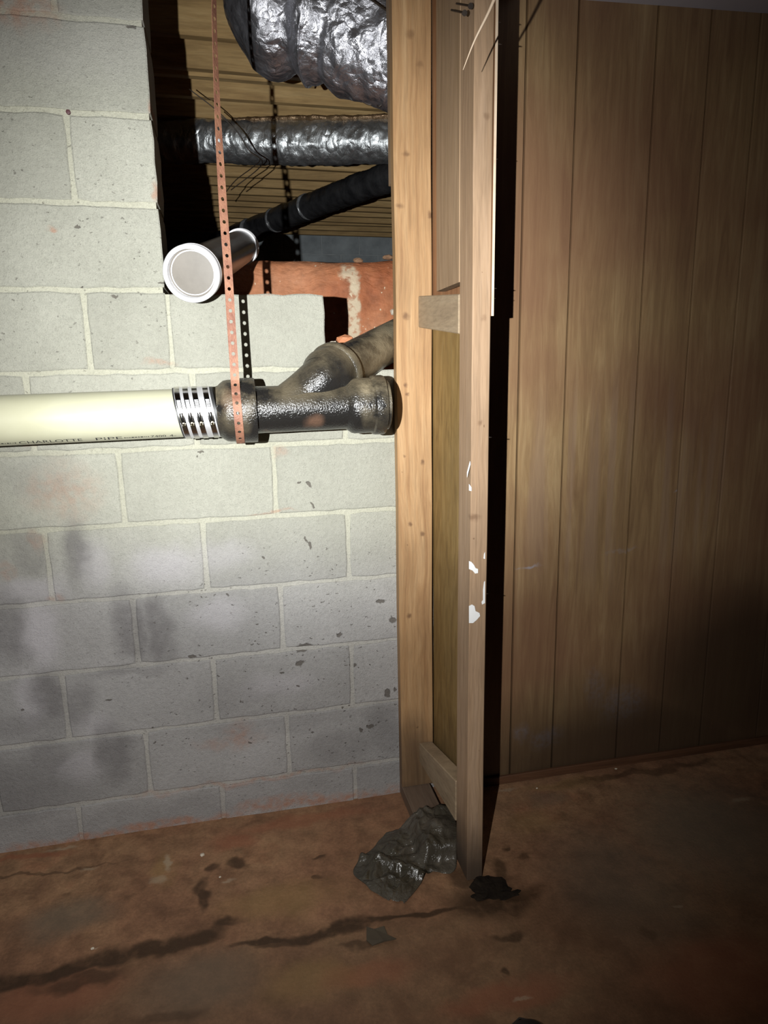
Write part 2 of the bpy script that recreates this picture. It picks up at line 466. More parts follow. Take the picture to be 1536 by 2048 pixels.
M_WHITE = mat_plain('white plastic', (.80, .80, .82), (.86, .86, .88), .35)
M_TUBE = mat_plain('dark grey tube', (.045, .036, .030), (.09, .07, .055), .28, 0, 20)
M_CAP = mat_plain('taupe test cap', (.105, .092, .074), (.15, .132, .11), .35, 0, 14)
M_NAIL = mat_plain('dark nail steel', (.05, .04, .035), (.12, .09, .07), .45, .7)
M_PAINTDAB = mat_plain('white paint', (.85, .85, .84), None, .6)
M_CEIL = mat_plain('white ceiling panel', (.66, .64, .72), (.74, .72, .8), .8, 0, 4)
M_STRAW = mat_plain('pale straw', (.70, .52, .36), (.82, .66, .5), .6)
M_WIRE = mat_plain('dark wire jacket', (.03, .022, .016), (.05, .035, .025), .5)
M_DEBRIS = mat_plain('wet black debris', (.010, .007, .005), (.026, .018, .012), .95, 0, 30, .003, 60, .15)
M_SHOE = mat_plain('black shoe leather', (.006, .007, .008), (.01, .011, .012), .55)
M_STONE = mat_plain('pale stone', (.6, .52, .4), (.75, .68, .56), .9, 0, 30, .004)
M_CLOD = mat_plain('brown clod', (.20, .11, .06), (.32, .18, .10), .9, 0, 30, .004)
M_LEAF = mat_plain('brown leaf', (.06, .045, .03), (.09, .07, .045), .8)


def mat_sheet():
    t = NT('smoky plastic film')
    n = t.noise(22, 5, .65, None, 1.)
    c = t.ramp(t.noise(7, 3), (.35, (.045, .038, .026)), (.65, (.11, .095, .075)))
    return t.fin(c, .22, 0, t.bump(n, .012, .7), .7)


M_SHEET = mat_sheet()

# ------------------------------------------------------------------ object helpers


def empty(name, loc, label=None, cat=None, group=None, kind=None):
    o = bpy.data.objects.new(name, None)
    COL.objects.link(o)
    o.location = loc
    o.empty_display_size = .05
    return tag(o, label, cat, group, kind)


def tag(o, label=None, cat=None, group=None, kind=None):
    if label:
        o['label'] = label
    if cat:
        o['category'] = cat
    if group:
        o['group'] = group
    if kind:
        o['kind'] = kind
    return o


def wloc(o):
    v = Vector((0, 0, 0))
    while o is not None:
        v += o.location
        o = o.parent
    return v


def mesh(name, vf, mat, parent=None, smooth=False, origin=None, sharp=None):
    """vf = (verts, faces) in world coordinates"""
    vs, fs = vf
    vs = [Vector(v) for v in vs]
    if parent is not None:
        og = wloc(parent)
    else:
        og = Vector(origin) if origin is not None else Vector((0, 0, 0))
    me = bpy.data.meshes.new(name)
    me.from_pydata([tuple(v-og) for v in vs], [], fs)
    bm = bmesh.new()
    bm.from_mesh(me)
    bmesh.ops.recalc_face_normals(bm, faces=bm.faces)
    bm.to_mesh(me)
    bm.free()
    me.materials.append(mat)
    if smooth:
        me.polygons.foreach_set('use_smooth', [True]*len(me.polygons))
        if sharp:
            me.set_sharp_from_angle(angle=math.radians(sharp))
    o = bpy.data.objects.new(name, me)
    COL.objects.link(o)
    if parent is not None:
        o.parent = parent
    else:
        o.location = og
    return o


def join(*parts):
    V, F = [], []
    for vs, fs in parts:
        n = len(V)
        V += [Vector(v) for v in vs]
        F += [tuple(i+n for i in f) for f in fs]
    return V, F


def hexa(p):
    """8 corners: bottom 4 ccw then top 4"""
    return p, [(0, 3, 2, 1), (4, 5, 6, 7), (0, 1, 5, 4), (1, 2, 6, 5), (2, 3, 7, 6), (3, 0, 4, 7)]


def box(x0, x1, y0, y1, z0, z1, bev=0.):
    if not bev:
        return hexa([(x0, y0, z0), (x1, y0, z0), (x1, y1, z0), (x0, y1, z0), (x0, y0, z1), (x1, y0, z1), (x1, y1, z1), (x0, y1, z1)])
    bm = bmesh.new()
    bmesh.ops.create_cube(bm, size=1)
    for v in bm.verts:
        v.co = Vector((x0+(v.co.x+.5)*(x1-x0), y0+(v.co.y+.5)*(y1-y0), z0+(v.co.z+.5)*(z1-z0)))
    bmesh.ops.bevel(bm, geom=bm.edges[:], offset=bev, segments=2, affect='EDGES', profile=.6)
    bm.verts.index_update()
    r = [v.co.copy() for v in bm.verts], [tuple(v.index for v in f.verts) for f in bm.faces]
    bm.free()
    return r


def bevel(vf, off, seg=1):
    bm = bmesh.new()
    vv = [bm.verts.new(v) for v in vf[0]]
    for f in vf[1]:
        bm.faces.new([vv[i] for i in f])
    bmesh.ops.recalc_face_normals(bm, faces=bm.faces)
    bmesh.ops.bevel(bm, geom=bm.edges[:], offset=off, segments=seg, affect='EDGES')
    bm.verts.index_update()
    r = [v.co.copy() for v in bm.verts], [tuple(v.index for v in f.verts) for f in bm.faces]
    bm.free()
    return r


def wobble(vf, amt, scale=3):
    return [Vector(v)+amt*Vector(noise.noise_vector(Vector(v)*scale)) for v in vf[0]], vf[1]


def lumber(x0, x1, y0, y1, z0, z1, axis=2, n=24, amt=.0015, bev=.002):
    """board cut into segments along one axis so that it can bow slightly"""
    lo, hi = [x0, y0, z0], [x1, y1, z1]
    a, b = [i for i in range(3) if i != axis]
    ring = []
    e = bev
    for (pa, pb) in ((0, 0), (1, 0), (1, 1), (0, 1)):
        ca, cb = (lo[a], hi[a])[pa], (lo[b], hi[b])[pb]
        sa, sb = (1, -1)[pa], (1, -1)[pb]
        pts = [(ca+sa*e, cb), (ca, cb+sb*e)]
        if (pa, pb) in ((0, 0), (1, 1)):
            pts = pts[::-1]
        ring += pts
    V, F = [], []
    for i in range(n+1):
        t = lo[axis]+(hi[axis]-lo[axis])*i/n
        for (p, q) in ring:
            v = [0, 0, 0]
            v[a], v[b], v[axis] = p, q, t
            v = Vector(v)
            s = Vector((0, 0, 0))
            s[axis] = t*2.2
            d = Vector(noise.noise_vector(s+Vector((x0*9, y0*9, z0*9))))*amt
            d[axis] = 0
            V.append(v+d)
    m = len(ring)
    for i in range(n):
        for j in range(m):
            F.append((i*m+j, i*m+(j+1) % m, (i+1)*m+(j+1) % m, (i+1)*m+j))
    F.append(tuple(range(m)))
    F.append(tuple(n*m+j for j in range(m)))
    return V, F


def frame(d):
    d = d.normalized()
    a = Vector((0, 0, 1)) if abs(d.z) < .95 else Vector((0, 1, 0))
    s = a.cross(d).normalized()
    return s, d.cross(s)


def lathe(p0, p1, prof, seg=48, shear=0., disp=None):
    """profile [(distance along p0->p1, radius)] turned about that axis"""
    p0, p1 = Vector(p0), Vector(p1)
    d = (p1-p0).normalized()
    s, t = frame(d)
    V, F = [], []
    for (a, r) in prof:
        for k in range(seg):
            an = 2*PI*k/seg
            o = (s*math.cos(an)+t*math.sin(an))
            rr = r
            if disp:
                rr += disp(p0+d*a+o*r)
            v = p0+d*a+o*rr
            v = v+d*(-shear*(o.z*r))
            V.append(v)
    n = len(prof)
    for i in range(n-1):
        for k in range(seg):
            F.append((i*seg+k, i*seg+(k+1) % seg, (i+1)*seg+(k+1) % seg, (i+1)*seg+k))
    F.append(tuple(range(seg)))
    F.append(tuple((n-1)*seg+k for k in range(seg)))
    return V, F


def spline(pts, n):
    pts = [Vector(p) for p in pts]
    q = [pts[0]*2-pts[1]]+pts+[pts[-1]*2-pts[-2]]
    out = []
    m = len(pts)-1
    for i in range(n+1):
        x = m*i/n
        k = min(int(x), m-1)
        t = x-k
        a, b, c, d = q[k:k+4]
        out.append(.5*((2*b)+(c-a)*t+(2*a-5*b+4*c-d)*t*t+(3*b-a-3*c+d)*t*t*t))
    return out


def sweep(pts, rad, n=60, seg=24, disp=None, sx=1., sz=1.):
    P = spline(pts, n)
    V, F = [], []
    s = None
    for i, p in enumerate(P):
        d = (P[min(i+1, n)]-P[max(i-1, 0)]).normalized()
        if s is None:
            s, t = frame(d)
        else:
            s = (s-d*s.dot(d)).normalized()
            t = d.cross(s)
        for k in range(seg):
            a = 2*PI*k/seg
            o = s*math.cos(a)*sx+t*math.sin(a)*sz
            r = rad(i/n) if callable(rad) else rad
            if disp:
                r += disp(p+o*r, i/n, a)
            V.append(p+o*r)
    for i in range(n):
        for k in range(seg):
            F.append((i*seg+k, i*seg+(k+1) % seg, (i+1)*seg+(k+1) % seg, (i+1)*seg+k))
    F.append(tuple(range(seg)))
    F.append(tuple(n*seg+k for k in range(seg)))
    return V, F


# ------------------------------------------------------------------ floor and block wall
def floor_mesh():
    V, F = [], []
    x0, x1, y0, y1 = -1.4, 3.2, -2.6, .02
    nx, ny = 184, 105
    for j in range(ny+1):
        for i in range(nx+1):
            x, y = x0+(x1-x0)*i/nx, y0+(y1-y0)*j/ny
            z = FLOOR+.003*noise.noise(Vector((x*2, y*2, 0)))+.0012*noise.noise(Vector((x*12, y*12, 1)))
            # control joint of the slab
            dj = abs(y+.465-.012*math.sin(x*5)-.01*noise.noise(Vector((x*6, 0, 5))))
            if dj < .014 and x < 1.3:
                z -= .005
            V.append((x, y, z))
    for j in range(ny):
        for i in range(nx):
            a = j*(nx+1)+i
            F.append((a, a+1, a+nx+2, a+nx+1))
    return V, F


tag(mesh('floor', floor_mesh(), M_FLOOR, smooth=True), 'rust and ochre stained concrete floor slab with a dark crack', kind='structure')

TOP = 2.85
OPX = .3556          # jamb of the crawl space opening
SILL = 4*B*1.5       # joint under the loose block (1.219)


def course_outline(x0, x1, z0, z1, sd):
    """slightly irregular outline of a block face"""
    r = random.Random(sd)
    pts = []
    nx = max(2, int((x1-x0)/.035))
    nz = 4
    j = lambda a: r.uniform(-a, a)
    for i in range(nx):
        pts.append((x0+(x1-x0)*i/nx+(.002 if i == 0 else 0), z0+j(.0024)+(.002 if i == 0 else 0)))
    for i in range(nz):
        pts.append((x1+j(.0014)-(.002 if i == 0 else 0), z0+(z1-z0)*i/nz+(.002 if i == 0 else 0)))
    for i in range(nx):
        pts.append((x1-(x1-x0)*i/nx-(.002 if i == 0 else 0), z1+j(.0024)-(.002 if i == 0 else 0)))
    for i in range(nz):
        pts.append((x0+j(.0014)+(.002 if i == 0 else 0), z1-(z1-z0)*i/nz-(.002 if i == 0 else 0)))
    return pts


def block_mesh(x0, x1, z0, z1, front, back, sd, bev=.0035):
    pts = course_outline(x0, x1, z0, z1, sd)
    cx, cz = (x0+x1)/2, (z0+z1)/2
    n = len(pts)
    sx, sz = 1-2*bev/(x1-x0), 1-2*bev/(z1-z0)
    V = [(x, back, z) for x, z in pts]+[(x, front+bev*.7, z) for x, z in pts]+[(cx+(x-cx)*sx, front, cz+(z-cz)*sz) for x, z in pts]
    F = [(i, (i+1) % n, n+(i+1) % n, n+i) for i in range(n)]+[(n+i, n+(i+1) % n, 2*n+(i+1) % n, 2*n+i) for i in range(n)]
    F += [tuple(range(2*n, 3*n)), tuple(range(n))]
    return V, F


# mortar body of the wall, with the opening cut out
wall = mesh('wall_back', join(box(-1.5, OPX-.006, .001, .194, FLOOR-.1, TOP),
                              box(OPX-.006, 3.2, .001, .194, FLOOR-.1, SILL-.008),
                              box(OPX-.006, .372, .0012, .17, SILL-.02, SILL+.1935),
                              box(.35, .764, .0017, .17, SILL-.020, SILL+.01),
                              box(1.09, 3.2, .001, .194, SILL-.008, TOP)), M_MORTAR)
tag(wall, 'painted concrete block wall with an opening into the crawl space', kind='structure')
G = .0058
sd = 0
for k in range(-1, 14):
    z0, z1 = k*B, (k+1)*B
    ph = 0 if k % 2 else B     # vertical joint phase of this course
    # joints measured: even rows (from the footing) break on odd half modules
    joints = [ph-2*B*3+i*2*B for i in range(0, 9)]
    cuts = []
    for a, b in zip(joints[:-1], joints[1:]):
        cuts.append((a, b))
    if k == 6 or k == 8:
        cuts = [(-.25-.4064, -.25), (-.25, .157), (.157, .357), (.3585, .7655)] if k == 6 else [(-.66, -.2464), (-.2464, .16), (.16, OPX)]
    elif k >= 6:
        cuts = [(-.863, -.457), (-.457, -.0508), (-.0508, OPX)] if k != 10 else [(-.66, -.25), (-.25, .158), (.158, OPX)]
    for a, b in cuts:
        a2, b2 = max(a, -1.0), min(b, 1.08)
        if k >= 6 and not (k == 6 and a > .35):
            b2 = min(b2, OPX)
        if b2-a2 < .06 or a2 > 1.05:
            continue
        zz0 = max(z0, FLOOR-.02)
        if k < 0:
            zz0 = FLOOR-.03
        sd += 1
        right_edge = abs(b2-OPX) < 1e-4 and k >= 6
        x1 = b2 if right_edge else b2-G
        back = .17 if (right_edge or (k == 6 and a > .35)) else .008
        if k == 6 and a > .35:
            v = block_mesh(a2+G-.001, .7655-.001, SILL+.006, SILL+.195, -.003, .19, sd)
        else:
            v = block_mesh(a2+G, x1, zz0+G*(k >= 0), z1-G, -.0025-.0015*random.random(), back, sd)
        mesh('block', v, mat_block('painted concrete block', (.37, .365, .305), (.46, .455, .385), bx=(a2, x1, z0, z1)), wall)
# rust coloured bolt hole plug in a joint
p = at(137, 225, 1, 0)
tag(mesh('masonry_plug', lathe((p.x, -.006, p.z), (p.x, .01, p.z), [(0, .003), (.001, .0052), (.012, .0052)], 16), mat_plain('plum plug', (.10, .04, .045)), smooth=True, sharp=40, origin=(p.x, 0, p.z)),
    'small dark round plug in the mortar joint of the upper left block wall', 'plug')

# ------------------------------------------------------------------ panelled wall right of the partition
pw = mesh('wall_right', box(1.09, 3.2, -.018, .0005, FLOOR, 2.32), mat_plain('dark furring', (.03, .018, .01)))
tag(pw, 'dark brown grooved wood panelling with pale water marks near the floor', kind='structure')
gx = [1.092, 1.322, 1.470, 1.706, 1.872, 2.03, 2.26, 2.41, 2.64, 2.82, 3.05, 3.2]
for i, (a, b) in enumerate(zip(gx[:-1], gx[1:])):
    y = -.030-.0006*(i % 2)
    g = .0030
    n = 6
    prof = [(a+g, -.0178), (a+g, y+.0008), (a+g+.0006, y), (b-g-.0006, y), (b-g, y+.0008), (b-g, -.0178)]
    V = [(x, yy, z) for z in (FLOOR+.012, 2.32) for x, yy in prof]
    m = len(prof)
    F = [(j, (j+1) % m, m+(j+1) % m, m+j) for j in range(m)]+[tuple(range(m)), tuple(range(m, 2*m))]
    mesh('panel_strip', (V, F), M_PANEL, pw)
bb = tag(mesh('baseboard_back', lumber(1.10, 3.2, -.043, -.032, FLOOR, FLOOR+.028, 0, 20, .002), mat_wood('red brown base strip', (.07, .03, .015), (.11, .05, .025), (.15, .07, .035), (1.3, 20, 20))),
         'low red brown strip along the foot of the panelling', kind='structure')
# ceiling on this side
p1, p2 = at(1169, 0, 1, -.03), at(1536, 27, 1, -.03)
sl = (p2.z-p1.z)/(p2.x-p1.x)
zc = lambda x: p1.z+sl*(x-p1.x)
tag(mesh('ceiling', hexa([(1.092, -2.4, zc(1.092)), (3.2, -2.4, zc(3.2)), (3.2, -.03, zc(3.2)), (1.092, -.03, zc(1.092)),
                          (1.092, -2.4, zc(1.09)+.012), (3.2, -2.4, zc(3.2)+.012), (3.2, -.03, zc(3.2)+.012), (1.092, -.03, zc(1.09)+.012)]), M_CEIL),
    'pale ceiling panel over the panelled side', kind='structure')

# ------------------------------------------------------------------ crawl space: joists, subfloor, far foundation, clay
sub = mesh('ceiling', box(-3.0, 4.2, -.9, 6.0, 2.85, 2.875), M_SUBFLOOR)
tag(sub, 'underside of the floor above the crawl space with its wooden joists', kind='structure')
JY = [-.27, .36, 1.36, 1.69, 2.01, 2.30, 2.59, 2.87, 3.13, 3.40, 3.66, 3.88, 4.10, 4.30, 4.50, 4.72, 4.92, 5.14, 5.36]
for i, y in enumerate(JY):
    jz = 2.60+random.uniform(-.004, .004)
    tilt = random.uniform(-.004, .012)
    v = lumber(-2.9, 4.1, y, y+.04, jz, 2.85, 0, 10, .004)
    v = [Vector((a.x, a.y, a.z-tilt*(a.x-.8)*(a.z < 2.7))) for a in v[0]], v[1]
    mesh('joist', v, M_JOIST, sub)
mesh('ledger', lumber(-.9, 1.0, 1.80, 1.84, 2.615, 2.66, 0, 6, .004), M_JOIST, sub)
brd = hexa([(1.2, 3.9, 2.50), (2.1, 3.9, 2.72), (2.1, 3.93, 2.72), (1.2, 3.93, 2.50), (1.2, 3.9, 2.54), (2.1, 3.9, 2.76), (2.1, 3.93, 2.76), (1.2, 3.93, 2.54)])
mesh('bridging', brd, M_JOIST, sub)

far = mesh('wall_far', box(-3.0, 4.2, 5.665, 5.80, .9, 2.86), M_FARMORTAR)
tag(far, 'grey block foundation wall at the far end of the crawl space', kind='structure')
for k in range(5, 13):
    for i in range(-1, 8):
        x0 = i*.4064-.1+(.2032 if k % 2 else 0)
        z0 = k*B+.02
        mesh('block', block_mesh(x0+.006, x0+.400, z0+.006, z0+.197, 5.657, 5.67, 900+k*20+i), M_FARBLOCK, far)
tag(mesh('wall_left', box(-3.1, -3.0, .19, 5.8, .9, 2.86), M_FARMORTAR), 'side foundation wall of the crawl space', kind='structure')
tag(mesh('wall_side', box(4.2, 4.3, .19, 5.8, .9, 2.86), M_FARMORTAR), 'far side foundation wall of the crawl space', kind='structure')


def clay():
    prof = [(.20, 1.02), (.45, 1.03), (.70, 1.06), (.80, 1.12), (.85, 1.20), (.875, 1.28), (.89, 1.36), (.90, 1.44), (.905, 1.52), (.91, 1.58), (.92, 1.62), (.95, 1.645), (1.02, 1.655), (1.2, 1.66), (1.6, 1.66), (2.4, 1.66), (3.5, 1.66), (5.66, 1.66)]
    # refine
    P = []
    for (a, b), (c, d) in zip(prof[:-1], prof[1:]):
        m = max(1, int(math.hypot(c-a, d-b)/.035)) if a < 1.3 else 4
        for i in range(m):
            P.append((a+(c-a)*i/m, b+(d-b)*i/m))
    P.append(prof[-1])
    xs = [-2.95, -2, -1.2, -.6]+[-.2+.025*i for i in range(90)]+[2.3, 2.8, 3.4, 4.15]
    V, F = [], []
    for x in xs:
        for (y, z) in P:
            nz = noise.fractal(Vector((x*3.2, y*3, z*3)), 1, 2, 4)
            n2 = noise.noise(Vector((x*14, y*14, z*14)))
            zz = z+.05*max(0, (x-.95))*(z > 1.4)*(x < 1.6)+.012*nz+.006*n2
            yy = y+.035*nz+.008*n2 if y > .6 and y < 5 else y
            V.append((x, yy, zz))
    n = len(P)
    for i in range(len(xs)-1):
        for j in range(n-1):
            a = i*n+j
            F.append((a, a+1, a+n+1, a+n))
    return V, F


tag(mesh('clay_bank', clay(), M_CLAY, smooth=True, origin=(.8, .9, 1.0)), 'steep orange clay bank with a pale streak behind the block opening', 'soil', kind='structure')


def rock(c, r, sdv, sc=(1, 1, 1), sub=2, rough=.35):
    bm = bmesh.new()
    bmesh.ops.create_icosphere(bm, subdivisions=sub, radius=1)
    V = []
    for v in bm.verts:
        d = 1+rough*noise.noise(v.co*1.6+Vector((sdv, 0, 0)))+.12*noise.noise(v.co*4+Vector((0, sdv, 0)))
        V.append(Vector((v.co.x*sc[0], v.co.y*sc[1], v.co.z*sc[2]))*d*r+Vector(c))
    bm.verts.index_update()
    F = [tuple(v.index for v in f.verts) for f in bm.faces]
    bm.free()
    return V, F


p = at(786, 624, 1, .86)
tag(mesh('stone', rock(p, .013, 3), M_STONE, smooth=False, origin=p), 'small pale stone stuck in the clay bank above the iron pipe', 'stone')
for (u, v, yy, r, lab, g) in ((690, 680, .05, .017, 'reddish clay clod lying on the iron pipe behind the branch hub', 1), (667, 686, .07, .007, 'small grey crumb left of the reddish clod on the sill', 2),
                              (776, 515, .96, .015, 'brown clod on the crest of the clay bank beside the stud', 3), (716, 521, .97, .013, 'dark flat clod lying along the crest of the clay bank', 4)):
    p = at(u, v, 1, yy)
    tag(mesh('clay_clod', rock(p, r, g*3.3, (1.5, 1, .8)), (M_CLAY if g == 1 else M_STONE if g == 2 else M_CLOD), origin=p), lab, 'clod')

# ------------------------------------------------------------------ ducts in the crawl space


def atd(u, v, dep):
    return CAM+(RT*((u-768)/FPX)-UP*((v-1024)/FPX)+FW)*dep


def crinkle(amp, s=7., ridge=14., aniso=None):
    def f(p, t, a):
        q = Vector(p)
        n1 = noise.noise(q*s)
        rg = 1-abs(noise.noise(q*ridge+Vector((3, 1, 2))))*2.2
        rg2 = 1-abs(noise.noise(q*ridge*2.3+Vector((8, 4, 2))))*2.2
        return amp*(.9*n1+.55*rg+.28*rg2)
    return f


def big_fold(p, t, a):
    # deep crease of the elbow
    r = crinkle(.011, 6, 11)(p, t, a)
    r -= .030*math.exp(-((t-.50)/.022)**2)
    r += .012*math.exp(-((t-.455)/.03)**2)+.014*math.exp(-((t-.55)/.03)**2)
    r -= .012*math.exp(-((t-.62)/.015)**2)
    r += .010*noise.noise(Vector((t*26, math.sin(a)*1.5, math.cos(a)*1.5)))
    return r


bd = empty('foil_duct', atd(560, 40, 2.4), 'large crinkled silver foil duct elbow at the top of the opening', 'duct')
pts = [atd(560, -330, 2.75), atd(548, -160, 2.58), atd(540, -50, 2.45), atd(560, 28, 2.36), atd(640, 50, 2.34), atd(735, 85, 2.34), atd(860, 130, 2.34), atd(1010, 190, 2.34)]
mesh('duct_sleeve', sweep(pts, lambda t: .176-.012*(t > .8), 230, 110, big_fold), M_FOIL, bd, smooth=True)
# wire ring ends of the inner spiral
hd = empty('foil_duct', atd(590, 285, 3.7), 'straight silver foil duct running level across the middle of the opening', 'duct')
mesh('duct_sleeve', sweep([atd(240, 286, 3.8), atd(410, 283, 3.72), atd(590, 286, 3.66), atd(780, 283, 3.6), atd(980, 278, 3.5)], .103, 260, 72,
                          lambda p, t, a: crinkle(.010, 6, 10)(p, t, a)+.0012*math.sin(t*210+2.5*math.sin(a*2)+3*noise.noise(p*4))), M_FOIL2, hd, smooth=True)
mesh('top_flap', sweep([atd(470, 252, 3.66)+Vector((0, 0, .015)), atd(600, 248, 3.62)+Vector((0, 0, .02)), atd(700, 246, 3.58)+Vector((0, 0, .012)), atd(800, 244, 3.55)+Vector((0, 0, .02))], .028, 80, 12, crinkle(.008, 12, 20), 1.6, .6), mat_plain('brown tape wrap', (.16, .09, .045), (.3, .2, .11), .3, .5, 14, .01, 30), hd, smooth=True)
bp = empty('black_wrapped_pipe', atd(640, 405, 4.9), 'black wrapped pipe slanting down to the left behind the capped tube', 'pipe')
mesh('wrap', sweep([atd(430, 487, 6.0), atd(500, 460, 5.2), atd(560, 437, 4.8), atd(640, 405, 4.45), atd(720, 375, 4.1), atd(800, 347, 3.85), atd(900, 312, 3.6)], .077, 160, 40,
                   lambda p, t, a: crinkle(.005, 8, 12)(p, t, a)+.003*(math.sin(t*60) > .0)), M_BLACKWRAP, bp, smooth=True)
for (u, v, dep, uu, vv) in ((613, 414, 4.55, 640, 404), (549, 441, 4.85, 575, 431), (497, 461, 5.15, 520, 452)):
    c = atd(u, v, dep)
    d = (atd(uu, vv, dep-.14)-c).normalized()
    mesh('tape_edge', lathe(c, c+d, [(0, .078), (.002, .0835), (.018, .0835), (.022, .078)], 40, 0, lambda q: .004*noise.noise(q*30)), mat_plain('shiny tape', (.10, .10, .105), (.35, .36, .37), .2, .4, 30) if u != 0 else M_BLACKWRAP, bp, smooth=True)

# thin wires
for nm, P, lab in (('cable', [atd(378, 178, 2.9), atd(430, 218, 2.95), atd(470, 258, 3.0), atd(498, 300, 3.05), atd(520, 318, 3.1), atd(505, 335, 3.2), atd(470, 362, 3.3), atd(440, 400, 3.4)], 'thin dark cable looping down past the level foil duct'),
                   ('cable', [atd(428, 221, 2.92), atd(474, 262, 2.97), atd(500, 303, 3.02), atd(524, 321, 3.07), atd(514, 340, 3.2), atd(462, 380, 3.3)], 'second thin dark cable crossing just right of the first loop'),
                   ('cable', [atd(725, 203, 2.4), atd(738, 209, 2.4), atd(752, 208, 2.4), atd(758, 213, 2.38), atd(770, 205, 2.38), atd(786, 200, 2.38)], 'short curl of dark wire below the large foil duct'),
                   ('cable', [atd(690, -22, 2.1), atd(735, -5, 2.08), atd(775, 22, 2.06), atd(830, 50, 2.05)], 'dark cable above the right end of the large foil duct')):
    tag(mesh(nm, sweep(P, .0024 if 'loop' in lab or 'second' in lab else .003, 60, 8), M_WIRE, smooth=True, origin=P[0]), lab, 'cable')

# ------------------------------------------------------------------ capped tube with white rings
c0 = atd(382, 548, 1.575)
c1 = atd(484, 493, 2.42)
L = (c1-c0).length
tb = empty('capped_tube', c0, 'dark plastic tube with white end rings poking through the opening', 'pipe')
mesh('tube_body', lathe(c0, c1, [(.03, .0555), (L-.01, .0555)], 64), M_TUBE, tb, smooth=True, sharp=40)
prof = [(.030, .0545), (.001, .0550), (-.001, .0575), (0, .0635), (.003, .0655), (.022, .0655), (.024, .063), (.030, .063), (.032, .0655), (.044, .0655), (.047, .0635), (.047, .0558), (.030, .0545)]


def ring(p0, p1, prof, seg=72):
    v, f = lathe(p0, p1, prof, seg)
    return v, f[:-2]


d = (c1-c0).normalized()
mesh('collar', ring(c0, c1, prof), M_WHITE, tb, smooth=True, sharp=35)
mesh('collar', ring(c0+d*(L-.05), c1, [(0, .0557), (0, .061), (.012, .061), (.014, .059), (.022, .059), (.024, .062), (.04, .062), (.042, .0557)]), M_WHITE, tb, smooth=True, sharp=35)
mesh('end_cap', lathe(c0, c1, [(.026, .0545), (.0255, .0500), (.030, .0485), (.031, .02), (.0315, .001), (.036, .001), (.036, .0545)], 72), M_CAP, tb, smooth=True, sharp=40)
mesh('cap_rim', ring(c0, c1, [(.0225, .0488), (.0212, .0500), (.0225, .0512), (.027, .0512), (.027, .0488), (.0225, .0488)]), M_WHITE, tb, smooth=True)

# ------------------------------------------------------------------ drain line on the wall
AX = lambda x: Vector((x, -.20, 1.1135+.014*x))
PV = .0572
dp = empty('drain_pipe', AX(-.3), 'cream plastic drain pipe along the block wall with printed lettering', 'pipe')
mesh('pipe_body', lathe(AX(-1.2), AX(.40), [(0, PV), (1.6, PV)], 80), M_PVC, dp, smooth=True, sharp=40)


def wrap_text(txt, x0, width, height, ang, name='lettering'):
    cu = bpy.data.curves.new('t', 'FONT')
    cu.body = txt
    cu.size = 1
    o = bpy.data.objects.new('t', cu)
    COL.objects.link(o)
    bpy.context.view_layer.update()
    me = bpy.data.meshes.new_from_object(o.evaluated_get(bpy.context.evaluated_depsgraph_get()))
    xs = [v.co.x for v in me.vertices]
    ys = [v.co.y for v in me.vertices]
    kx = width/(max(xs)-min(xs))
    ky = height/(max(ys)-min(ys))
    V = []
    for v in me.vertices:
        x = x0+(v.co.x-min(xs))*kx
        a = ang+((v.co.y-min(ys))*ky-height/2)/PV
        c = AX(x)
        V.append(c+Vector((0, -math.cos(a), math.sin(a)))*(PV+.0003))
    F = [tuple(p.vertices) for p in me.polygons]
    bpy.data.objects.remove(o)
    bpy.data.meshes.remove(me)
    bpy.data.curves.remove(cu)
    mesh(name, (V, F), M_INK, dp)


xa = lambda u: at(u, 870, 1, -.215).x
wrap_text('CHARLOTTE', xa(40), xa(166)-xa(40), .0125, math.radians(-60))
wrap_text('PIPE', xa(193), xa(246)-xa(193), .0125, math.radians(-60))
wrap_text('7400', xa(303), xa(333)-xa(303), .010, math.radians(-60))
wrap_text('4-', xa(340), xa(353)-xa(340), .010, math.radians(-60))
rr = random.Random(5)
Vd, Fd = [], []
for (a, b) in ((-2, 36), (250, 300)):
    u = a
    while u < b:
        wd = rr.uniform(2, 5)
        x0, x1 = xa(u), xa(u+wd)
        h = rr.uniform(.002, .005)
        q = []
        for (x, s) in ((x0, -1), (x1, -1), (x1, 1), (x0, 1)):
            an = math.radians(-60)+s*h/2/PV
            q.append(AX(x)+Vector((0, -math.cos(an), math.sin(an)))*(PV+.0003))
        n = len(Vd)
        Vd += q
        Fd.append((n, n+1, n+2, n+3))
        u += wd+rr.uniform(1, 2.5)
mesh('small_print', (Vd, Fd), M_INK, dp)['kind'] = 'stuff'

